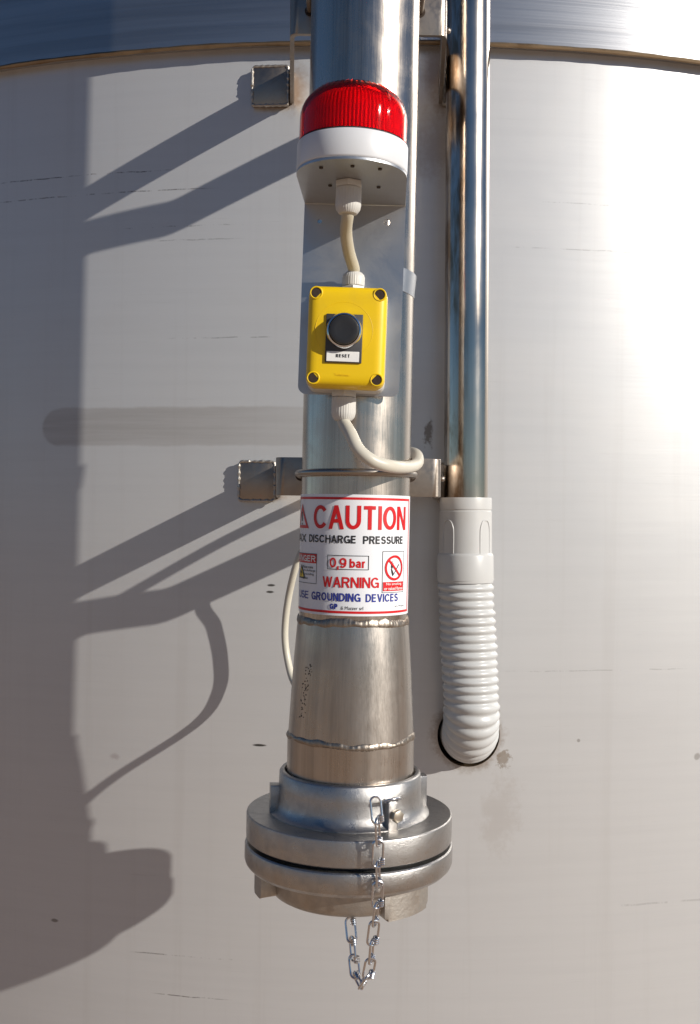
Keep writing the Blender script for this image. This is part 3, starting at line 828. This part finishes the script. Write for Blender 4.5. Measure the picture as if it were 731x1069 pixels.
# flat text on the control box
def flat_text(body, x0, x1, z0, z1, y, th, bold=0.0):
    s = stroke_text(body, x0, x1, z0, z1, bold) if bold else fit_text(body, x0, x1, z0, z1)
    for v in s.verts: v.co = Vector((v.co.x, y - v.co.z, v.co.y))
    ext = bmesh.ops.extrude_face_region(s, geom=s.faces[:])
    for v in [e for e in ext['geom'] if isinstance(e, bmesh.types.BMVert)]: v.co.y += th
    return s
obj('lettering', flat_text('RESET', BXo - 0.0068, BXo + 0.0062, BZo - 0.0246, BZo - 0.0216, -0.0532, 0.0004, 0.00062), M_INK, lab, smooth=0)
obj('maker_lettering', flat_text('Telemec', -0.010, 0.004, -0.0375, -0.0353, -0.0505, 0.0006, 0.0), M_YEL, cov, smooth=0)
gland('cable_gland', Matrix.Translation((0.004, -0.0165, 0.0478)) @ Matrix.Rotation(PI, 4, 'X'), bx, 0.020, 0.0108)
gland('cable_gland', Matrix.Translation((-0.001, -0.0165, -0.0478)), bx, 0.029, 0.0118)

# ------------------------------------------------------------------ cables
def cable(name, pts, r, mat, label):
    p = smooth_path([Vector(q) for q in pts], 10)
    o = p[0].copy()
    bm = bmesh.new(); tube(bm, [q - o for q in p], r, 18)
    c = obj(name, bm, mat, None, loc=o)
    return tag(c, label, 'cable', 'grey cables')
g1 = FB @ Vector((-0.003, 0.014, -0.030)); g2 = FX @ Vector((0.004, -0.0165, 0.0675)); g3 = FX @ Vector((-0.001, -0.0165, -0.076))
cable('cable', [g1 + Vector((0, 0, 0.012)), g1, g1.lerp(g2, 0.3) + Vector((-0.0035, 0.0, 0)), g1.lerp(g2, 0.62) + Vector((-0.003, 0.0, 0)), g1.lerp(g2, 0.9), g2, g2 + Vector((0.0, 0, -0.012))], 0.0058, M_CABLE,
      'short beige cable between the red beacon and the yellow box')
cable('cable', [g3 + Vector((0, 0, 0.012)), g3, U(366, 453, 1.005), U(375, 470, 0.995), U(391, 482, 0.995), U(410, 487, 1.01), U(427, 487.5, 1.06), U(436, 483, 1.11), U(434, 474, 1.155), U(420, 473, 1.22), U(400, 484, 1.29), U(388, 492, 1.36)], 0.0062, M_CABLE2,
      'pale cable looping from under the yellow box round the right side of the pipe')
cable('earth_cable', [U(348, 536, 1.362), U(342, 541, 1.345), U(330, 556, 1.312), U(313, 580, 1.288), U(302, 620, 1.303), U(297.5, 660, 1.311), U(301, 692, 1.307), U(309, 716, 1.285), U(328, 735, 1.220), U(345, 752, 1.185), U(356, 775, 1.170)], 0.0044, M_CABLE2,
      'thin pale cable bulging out left of the pipe beside the caution sign')
# ------------------------------------------------------------------ caution sign
RSG = RP + 0.0003
TILT = ROLL + LEAN
def SL(px, py):
    dx, dy = px - 371.0, 534.5 - py
    c, s = math.cos(TILT), math.sin(TILT)
    wx, wz = dx * c - dy * s, dx * s + dy * c
    a = math.asin(max(-0.98, min(0.98, wx / (F * RSG / YA))))
    for _ in range(30):
        Y = YA - RSG * math.cos(a)
        v = wx * Y / F / RSG
        a = 0.5 * a + 0.5 * math.asin(max(-0.999, min(0.999, v)))
    return a, wz * (YA - RSG * math.cos(a)) / F
def AZ(px, py): return SL(px, py)[0]
def ZF(py): return (534.5 - py) * (YA - RSG) / F
sg = thing('caution_sign', 'white caution sticker with red border and red, black and blue text, wrapped round the pipe', 'sign', MP)
def bend_bm(bm, r):
    """(angle*R, z) flat mesh -> wrapped on the pipe"""
    xs = [v.co.x for v in bm.verts]
    x = math.floor(min(xs) / 0.003) * 0.003
    while x < max(xs):
        bmesh.ops.bisect_plane(bm, geom=bm.verts[:] + bm.edges[:] + bm.faces[:], plane_co=(x, 0, 0), plane_no=(1, 0, 0), dist=1e-7)
        x += 0.003
    for v in bm.verts:
        a = v.co.x / RP; q = r + v.co.z; v.co = Vector((q * math.sin(a), -q * math.cos(a), v.co.y))
    return bm
def rect(bm, x0, x1, z0, z1):
    bm.faces.new([bm.verts.new((x, z, 0)) for x, z in ((x0, z0), (x1, z0), (x1, z1), (x0, z1))]); return bm
def poly(bm, pts): bm.faces.new([bm.verts.new((x, z, 0)) for x, z in pts]); return bm
def frame(bm, x0, x1, z0, z1, wx, wz=None):
    wz = wz or wx
    rect(bm, x0, x1, z1 - wz, z1); rect(bm, x0, x1, z0, z0 + wz); rect(bm, x0, x0 + wx, z0 + wz, z1 - wz); rect(bm, x1 - wx, x1, z0 + wz, z1 - wz); return bm
ZT, ZBt = ZF(516.2), ZF(643.3)
AR = 80.0; AL = -99.0
XA = lambda deg: R_(deg) * RP
bm = bmesh.new()
rs = lathe(bm, [(RSG, ZBt), (RSG + 0.0004, ZBt), (RSG + 0.0004, ZT), (RSG, ZT)], 96, a0=R_(AL), a1=R_(AR))
obj('vinyl_sheet', bm, M_VINYL, sg, smooth=30)
L1, L2, L3 = RSG + 0.0006, RSG + 0.0008, RSG + 0.0010
def add(name, bm, m, r, parent): return obj(name, bend_bm(bm, r), m, parent, smooth=0)
bo = bmesh.new(); frame(bo, XA(AL + 7.5), XA(AR - 6), ZF(640.8), ZF(519.2), 0.0022, 0.0024)
add('border', bo, M_RED, L1, sg)
def span(px0, px1, py): return AZ(px0, py) * RP, AZ(px1, py) * RP
# red lettering
def line(name, body, px0, px1, pyl, pyb, pyt, bold, m, shear=0.0):
    x0, x1 = span(px0, px1, pyl)
    b_ = stroke_text(body, x0, x1, ZF(pyb), ZF(pyt), bold) if bold else fit_text(body, x0, x1, ZF(pyb), ZF(pyt), 0, shear)
    return add(name, b_, m, L2, sg)
line('caution_lettering', 'CAUTION', 328.0, 422.6, 541, 552.8, 527.8, 0.0039, M_RED)
line('warning_lettering', 'WARNING', 337.0, 395.3, 608, 613.8, 602.6, 0.0018, M_RED)
line('pressure_figure', '0,9', 344.3, 361.8, 587, 593.2, 582.6, 0.0018, M_RED)
line('pressure_unit', 'bar', 365.0, 381.6, 588, 592.8, 583.4, 0.0017, M_RED)
add('max_lettering', stroke_text('MAX', AZ(313.3, 563) * RP - 0.0065, AZ(320.2, 563) * RP, ZF(567.4), ZF(559.2), 0.0015), M_INK, L2, sg)
line('discharge_lettering', 'DISCHARGE', 323.3, 372.0, 563, 567.4, 559.2, 0.0015, M_INK)
line('pressure_lettering', 'PRESSURE', 378.8, 420.0, 563, 567.6, 559.4, 0.0015, M_INK)
line('maker_lettering', '& Mazzer srl', 355.8, 379.0, 634, 636.8, 633.2, 0, M_INK)
line('print_code', 'art. Proper', 411.5, 421, 632, 634.8, 632.6, 0, M_INK)
add('use_lettering', stroke_text('USE', AZ(313.6, 623) * RP - 0.001, AZ(322.6, 623) * RP, ZF(627.8), ZF(619.8), 0.0012), M_BLUE, L2, sg)
line('grounding_lettering', 'GROUNDING', 325.6, 376.3, 624, 628.2, 619.6, 0.00150, M_BLUE)
line('devices_lettering', 'DEVICES', 381.5, 414.6, 624, 628.4, 620.0, 0.0014, M_BLUE)
line('maker_logo', 'GP', 344.2, 352.4, 634, 636.6, 630.8, 0.0015, M_BLUE)
# warning triangle
def tri(cx, z0, z1, hw, wd):
    bm = bmesh.new()
    out = [(cx - hw, z0), (cx + hw, z0), (cx, z1)]
    cz = z0 + (z1 - z0) / 3
    inn = [(cx + (x - cx) * (1 - wd), cz + (z - cz) * (1 - wd)) for x, z in out]
    for i in range(3):
        j = (i + 1) % 3; poly(bm, [out[i], out[j], inn[j], inn[i]])
    return bm
apx = AZ(316.6, 530) * RP; rpx = AZ(322.9, 551) * RP
hw = rpx - apx
wt = add('warning_triangle', tri(apx, ZF(552.8), ZF(526.5), hw, 0.36), M_RED, L2, sg)
bm = bmesh.new()
rect(bm, apx - 0.0011, apx + 0.0011, ZF(545.5), ZF(535.5)); rect(bm, apx - 0.0011, apx + 0.0011, ZF(549.2), ZF(547.2))
add('exclamation_mark', bm, M_INK, L2, wt)
# pressure frame
x0, x1 = span(341.8, 384.8, 587)
bm = bmesh.new(); frame(bm, x0, x1, ZF(595.0), ZF(580.0), 0.0006)
add('pressure_frame', bm, M_INK, L2, sg)
# danger label
xr = AZ(331.0, 592) * RP; xl = XA(-88)
bm = bmesh.new(); frame(bm, xl, xr, ZF(611.5), ZF(579.5), 0.0005)
dl = add('danger_label', bm, M_INK, L2, sg)
bm = bmesh.new(); rect(bm, xl + 0.0005, xr - 0.0005, ZF(589.8), ZF(580.0)); add('danger_header', bm, M_RED, L1, dl)
bm = stroke_text('DANGER', xl + 0.002, xr - 0.0014, ZF(588.2), ZF(581.6), 0.0012); add('danger_lettering', bm, M_PAPER, L3, dl)
tcx = XA(-69)
bm = bmesh.new(); poly(bm, [(tcx - 0.0085, ZF(606.5)), (tcx + 0.0085, ZF(606.5)), (tcx, ZF(592))]); add('danger_triangle', bm, M_YPRINT, L2, dl)
bm = tri(tcx, ZF(606.8), ZF(591.6), 0.009, 0.3)
poly(bm, [(tcx + 0.001, ZF(597)), (tcx - 0.0022, ZF(601)), (tcx - 0.0003, ZF(601)), (tcx - 0.0012, ZF(605)), (tcx + 0.0024, ZF(600.2)), (tcx + 0.0006, ZF(600.2))])
add('danger_pictogram', bm, M_INK, L3, dl)
bm = bmesh.new(); tx0 = AZ(317.0, 600) * RP
for k, (s, w) in enumerate((('Please make', 0.84), ('sure discharge', 0.98), ('is grounding', 0.9), ('device', 0.46))):
    zt = ZF(592.6 + k * 3.9); merge(bm, fit_text(s, tx0, tx0 + (xr - 0.0015 - tx0) * w, zt - 0.0028, zt, 0.008))
add('small_lettering', bm, M_INK, L3, dl)
# no-open-flame label
x0 = AZ(398.6, 595) * RP; x1 = AZ(420.6, 595) * RP
bm = bmesh.new(); frame(bm, x0, x1, ZF(619.0), ZF(575.2), 0.0005)
nf = add('no_flame_label', bm, M_INK, L2, sg)
cxn = (x0 + x1) / 2; czn = ZF(592.8); RN = 0.0127
bm = bmesh.new()
for k in range(48):
    b0, b1 = 2 * PI * k / 48, 2 * PI * (k + 1) / 48
    poly(bm, [(cxn + q * math.cos(b), czn + q * math.sin(b)) for q, b in ((RN, b0), (RN, b1), (RN - 0.0024, b1), (RN - 0.0024, b0))])
s2 = 0.0011 * 0.7071
d = (RN - 0.0018) * 0.7071
poly(bm, [(cxn - d - s2, czn + d - s2), (cxn + d - s2, czn - d - s2), (cxn + d + s2, czn - d + s2), (cxn - d + s2, czn + d + s2)])
add('prohibition_ring', bm, M_RED, L3, nf)
bm = bmesh.new()
# flame and match
poly(bm, [(cxn - 0.0052, czn + 0.0005), (cxn - 0.0048, czn + 0.0045), (cxn - 0.0034, czn + 0.0072), (cxn - 0.0030, czn + 0.0040), (cxn - 0.0018, czn + 0.0052), (cxn - 0.0022, czn + 0.0018), (cxn - 0.0034, czn - 0.0012)])
poly(bm, [(cxn - 0.0052, czn - 0.0004), (cxn - 0.0034, czn - 0.0016), (cxn - 0.0010, czn - 0.0062), (cxn - 0.0026, czn - 0.0086), (cxn - 0.0042, czn - 0.005)])
poly(bm, [(cxn - 0.0026, czn - 0.0082), (cxn - 0.0012, czn - 0.0070), (cxn + 0.0066, czn + 0.0030), (cxn + 0.0058, czn + 0.0038)])
add('flame_pictogram', bm, M_INK, L2, nf)
bm = bmesh.new(); rect(bm, x0 + 0.0012, x1 - 0.0012, ZF(617.2), ZF(607.6)); add('label_band', bm, M_RED, L2, nf)
bm = fit_text('No smoking', x0 + 0.0048, x1 - 0.0048, ZF(611.8), ZF(608.4), 0.008); merge(bm, fit_text('or naked flames', x0 + 0.0024, x1 - 0.0024, ZF(616.2), ZF(612.8), 0.008))
add('band_lettering', bm, M_PAPER, L3, nf)

# ------------------------------------------------------------------ hose coupling (upper half) and blanking cap
cp = thing('hose_coupling', 'cast aluminium hose coupling with a broad flange, welded under the cone', 'coupling', MP)
ZCT, ZF0, ZF1 = -0.2680, -0.3100, -0.3370
bm = bmesh.new()
rs = lathe(bm, [(0.0668, -0.29), (0.0668, ZCT - 0.003), (0.0685, ZCT), (0.0718, ZCT), (0.0735, ZCT - 0.002), (0.0742, -0.285), (0.0752, -0.298), (0.0775, -0.3065), (0.083, ZF0 + 0.0003), (0.083, ZF0 - 0.005), (0.0668, ZF0 - 0.005)], 128)
obj('collar', bm, M_CAST, cp, smooth=50)
bm = bmesh.new()
rs = lathe(bm, [(0.070, ZF0), (0.1052, ZF0 - 0.0004), (0.1064, ZF0 - 0.0012), (0.1068, ZF0 - 0.0024), (0.1068, ZF0 - 0.02), (0.1066, ZF1 + 0.001), (0.1058, ZF1), (0.050, ZF1)], 192)
cap(bm, rs[-1]); cap(bm, rs[0])
obj('flange', bm, M_CAST, cp, smooth=22)
bm = bmesh.new(); arc_block(bm, 0.070, 0.0835, -86, -76, ZF0 - 0.001, ZF0 + 0.028); obj('lug', bm, M_CAST, cp)
bm = bmesh.new(); arc_block(bm, 0.070, 0.0815, 96, 107, ZF0 - 0.001, ZF0 + 0.034); obj('lug', bm, M_CAST, cp)
# chain tab and hex bolt on the collar, front right
ta = R_(31)
MT = Matrix.Rotation(ta, 4, 'Z')
bm = bmesh.new(); box(bm, -0.0058, 0.0058, -0.0835, -0.0735, -0.3125, -0.2805, MT, 0.0012)
obj('chain_tab', bm, M_CAST, cp)
MBo = MT @ Matrix.Translation((0.002, -0.0835, -0.2985 + 0.003)) @ Matrix.Rotation(R_(90), 4, 'X')
bm = bmesh.new(); prism(bm, [(0.0066 * math.cos(k * PI / 3 + 0.3), 0.0066 * math.sin(k * PI / 3 + 0.3)) for k in range(6)], 0.0, 0.0062, 0.0007, 2, 'Z', MBo)
hb = obj('hex_bolt', bm, M_BOLT, cp)
bm = bmesh.new(); tube(bm, smooth_path([MT @ Vector(p) for p in ((0.004, -0.080, -0.2835), (0.004, -0.088, -0.278), (-0.004, -0.092, -0.2765), (-0.011, -0.090, -0.2775), (-0.012, -0.084, -0.281), (-0.006, -0.080, -0.2835))], 8), 0.0014, 10)
obj('chain_eye', bm, M_ZINC, cp)
# cap
bc = thing('coupling_cap', 'cast aluminium blanking cap with lugs, closing the coupling from below', 'cap', MP)
ZG0, ZG1 = -0.3412, -0.3655
bm = bmesh.new()
rs = lathe(bm, [(0.05, ZG0), (0.1060, ZG0), (0.1074, ZG0 - 0.0012), (0.1080, ZG0 - 0.003), (0.1080, ZG1 + 0.0075), (0.1068, ZG1 + 0.004), (0.1030, ZG1), (0.05, ZG1)], 192); cap(bm, rs[0]); cap(bm, rs[-1])
obj('disc', bm, M_CAST, bc, smooth=22)
bm = bmesh.new(); solid_lathe([(0.0975, ZF1 - 0.0002), (0.0975, ZG0 + 0.0002)], 96, bm=bm); obj('gasket', bm, M_GASKET, bc)
ZH = -0.3955
bm = bmesh.new()
rs = lathe(bm, [(0.0838, ZG1 + 0.001), (0.0832, ZG1 - 0.006), (0.0815, ZH + 0.009), (0.0785, ZH + 0.0035), (0.0735, ZH + 0.0006), (0.069, ZH), (0.02, ZH + 0.002)], 128); cap(bm, rs[-1]); cap(bm, rs[0])
obj('hub', bm, M_CASTR, bc, smooth=40)
bm = bmesh.new(); arc_block(bm, 0.078, 0.0985, -76, -62, ZH + 0.006, ZG1 + 0.002, bevel=0.0035); obj('lug', bm, M_CASTR, bc)
bm = bmesh.new(); arc_block(bm, 0.070, 0.0885, 24, 66, ZH - 0.0012, ZG1 + 0.002, 16, bevel=0.0055); obj('lug', bm, M_CASTR, bc)

# ------------------------------------------------------------------ chain
def link_mesh(L, w, r=0.00115):
    bm = bmesh.new(); h = L / 2 - w / 2
    pts = [(w / 2 * math.cos(R_(a)), 0, h + w / 2 * math.sin(R_(a))) for a in range(0, 181, 15)] + [(w / 2 * math.cos(R_(a)), 0, -h + w / 2 * math.sin(R_(a))) for a in range(180, 361, 15)]
    tube(bm, pts, r, 8, True)
    # twisted knot at the lower end
    for k in (-1, 0, 1):
        c = Vector((w * 0.36, 0, -h + k * 0.0021))
        q = [c + Vector((0.0022 * math.cos(R_(a)), 0.0022 * math.sin(R_(a)), 0.0006 * math.sin(R_(a)))) for a in range(0, 360, 30)]
        tube(bm, q, r * 0.95, 6, True)
    return bm
ch = thing('safety_chain', 'small zinc knotted-link chain hanging from the coupling in a loop to its cap', 'chain', Matrix.Translation(U(392, 836, 0.99)))
CHI = ch.matrix_world.inverted()
nodes = [(392, 835, 0.9905), (394, 857, 0.9865), (395, 880, 0.9865), (394.5, 902, 0.9865), (395, 923, 0.9865), (393.5, 945, 0.9865), (391, 964, 0.988), (388.5, 984, 0.99), (387, 1003, 0.993), (384, 1019, 0.997),
         (377, 1029, 1.003), (371, 1018, 1.01), (369, 1000, 1.015), (367.5, 981, 1.02), (365.5, 961, 1.028)]
tw = [15, 68, 12, 72, 15, 65, 20, 70, 15, 60, 80, 20, 65, 15]
for i in range(len(nodes) - 1):
    a, b = CHI @ U(*nodes[i]), CHI @ U(*nodes[i + 1])
    d = b - a; L = d.length + 0.0058
    o = obj('link', link_mesh(L, 0.0100 if i % 2 == 0 else 0.0092), M_ZINC, ch)
    q = (-d).to_track_quat('Z', 'Y')
    o.rotation_mode = 'QUATERNION'
    base = (-d).normalized()
    xax = (Vector((1, 0, 0)) - base * base.x).normalized(); yax = base.cross(xax)
    Mr = Matrix((xax, yax, base)).transposed().to_4x4()
    o.rotation_quaternion = (Mr @ Matrix.Rotation(R_(tw[i]), 4, 'Z')).to_quaternion()
    o.location = (a + b) / 2

# ------------------------------------------------------------------ drain pipe and hose
YD = 1.309
dtop, dbot = U(488.9, 0, YD), U(486.3, 522, YD)
zd = (dtop - dbot).normalized()
MD = Matrix.Translation(dbot) @ Vector((0, 0, 1)).rotation_difference(zd).to_matrix().to_4x4()
dp = bmesh.new(); rs = lathe(dp, [(0.0272, -0.03), (0.0272, 0.2), (0.0272, 0.6), (0.0272, 1.5)], 96); cap(dp, rs[-1]); cap(dp, rs[0])
o = obj('drain_pipe', dp, M_DRAIN); o.matrix_world = MD
tag(o, 'slim shiny vertical steel pipe right of the thick one, ending in the white hose cuff', 'pipe')
hs = thing('flexible_hose', 'white ribbed plastic hose with a smooth cuff, bending into a hole in the silo', 'hose', MD)
S = YD / F
zz = lambda py: (522 - py) * S
bm = bmesh.new()
rs = lathe(bm, [(0.0276, zz(524)), (0.0276, zz(520)), (0.0318, zz(519.6)), (0.0322, zz(521)), (0.0322, zz(531.5)), (0.0316, zz(532.2)), (0.0316, zz(533.4)), (0.0322, zz(534)), (0.0326, zz(577)), (0.0340, zz(578.5)), (0.0346, zz(580)), (0.0350, zz(604)), (0.0344, zz(607.5)), (0.0290, zz(608))], 96)
cf = obj('cuff', bm, M_PVC, hs, smooth=35)
for ac in (-48, 42):
    bm = bmesh.new(); pts = []
    for u, w in [(-1, 0), (-1, 0.6), (-0.9, 0.8), (-0.55, 0.96), (0, 1), (0.55, 0.96), (0.9, 0.8), (1, 0.6), (1, 0)]:
        a = R_(ac + 15 * u); pts.append((0.0325 * math.sin(a), -0.0325 * math.cos(a), zz(577) + (zz(543) - zz(577)) * w))
    tube(bm, smooth_path(pts, 5), 0.0008, 8); obj('grip_ridge', bm, M_PVC, cf)
# hose sweep in world, then into the thing's frame
start = MD @ Vector((0, 0, zz(604)))
hw3 = Vector((XS + RS * math.sin(HOLE_A), YS - RS * math.cos(HOLE_A), HOLE_Z))
rb = hw3.y - start.y + 0.004
zb = HOLE_Z + rb
path = []
NS = 150
Ls = start.z - zb
for k in range(int(NS * 0.75)):
    t = k / (NS * 0.75); path.append(Vector((start.x + (hw3.x - start.x) * t * 0.8, start.y, start.z - Ls * t)))
for k in range(61):
    a = R_(90 * k / 60); path.append(Vector((start.x + (hw3.x - start.x) * (0.8 + 0.2 * k / 60), start.y + rb * (1 - math.cos(a)), zb - rb * math.sin(a))))
path.append(path[-1] + Vector((0, 0.05, 0)))
# resample evenly
cum = [0]
for a, b in zip(path, path[1:]): cum.append(cum[-1] + (b - a).length)
PITCH = 0.0104; step = PITCH / 10; res = []; j = 0; s = 0
while s < cum[-1]:
    while cum[j + 1] < s: j += 1
    res.append(path[j].lerp(path[j + 1], (s - cum[j]) / max(1e-9, cum[j + 1] - cum[j]))); s += step
MDI = MD.inverted(); res = [MDI @ p for p in res]
def hr(i, a):
    ph = (i / 10.0 + a / (2 * PI)) % 1.0
    w = 0.5 - 0.5 * math.cos(2 * PI * ph)
    k = i / 10.0
    amp = 0.0034 * (1 + 0.10 * math.sin(k * 1.7) + 0.07 * math.sin(k * 0.63 + a * 2) + 0.06 * math.sin(k * 2.9 + a))
    return 0.0318 + 0.0003 * math.sin(k * 0.5 + 2 * a) + amp * (w ** 0.6)
bm = bmesh.new(); tube(bm, res, 0.034, 72, False, hr)
obj('ribbed_tube', bm, M_HOSE, hs, smooth=80)
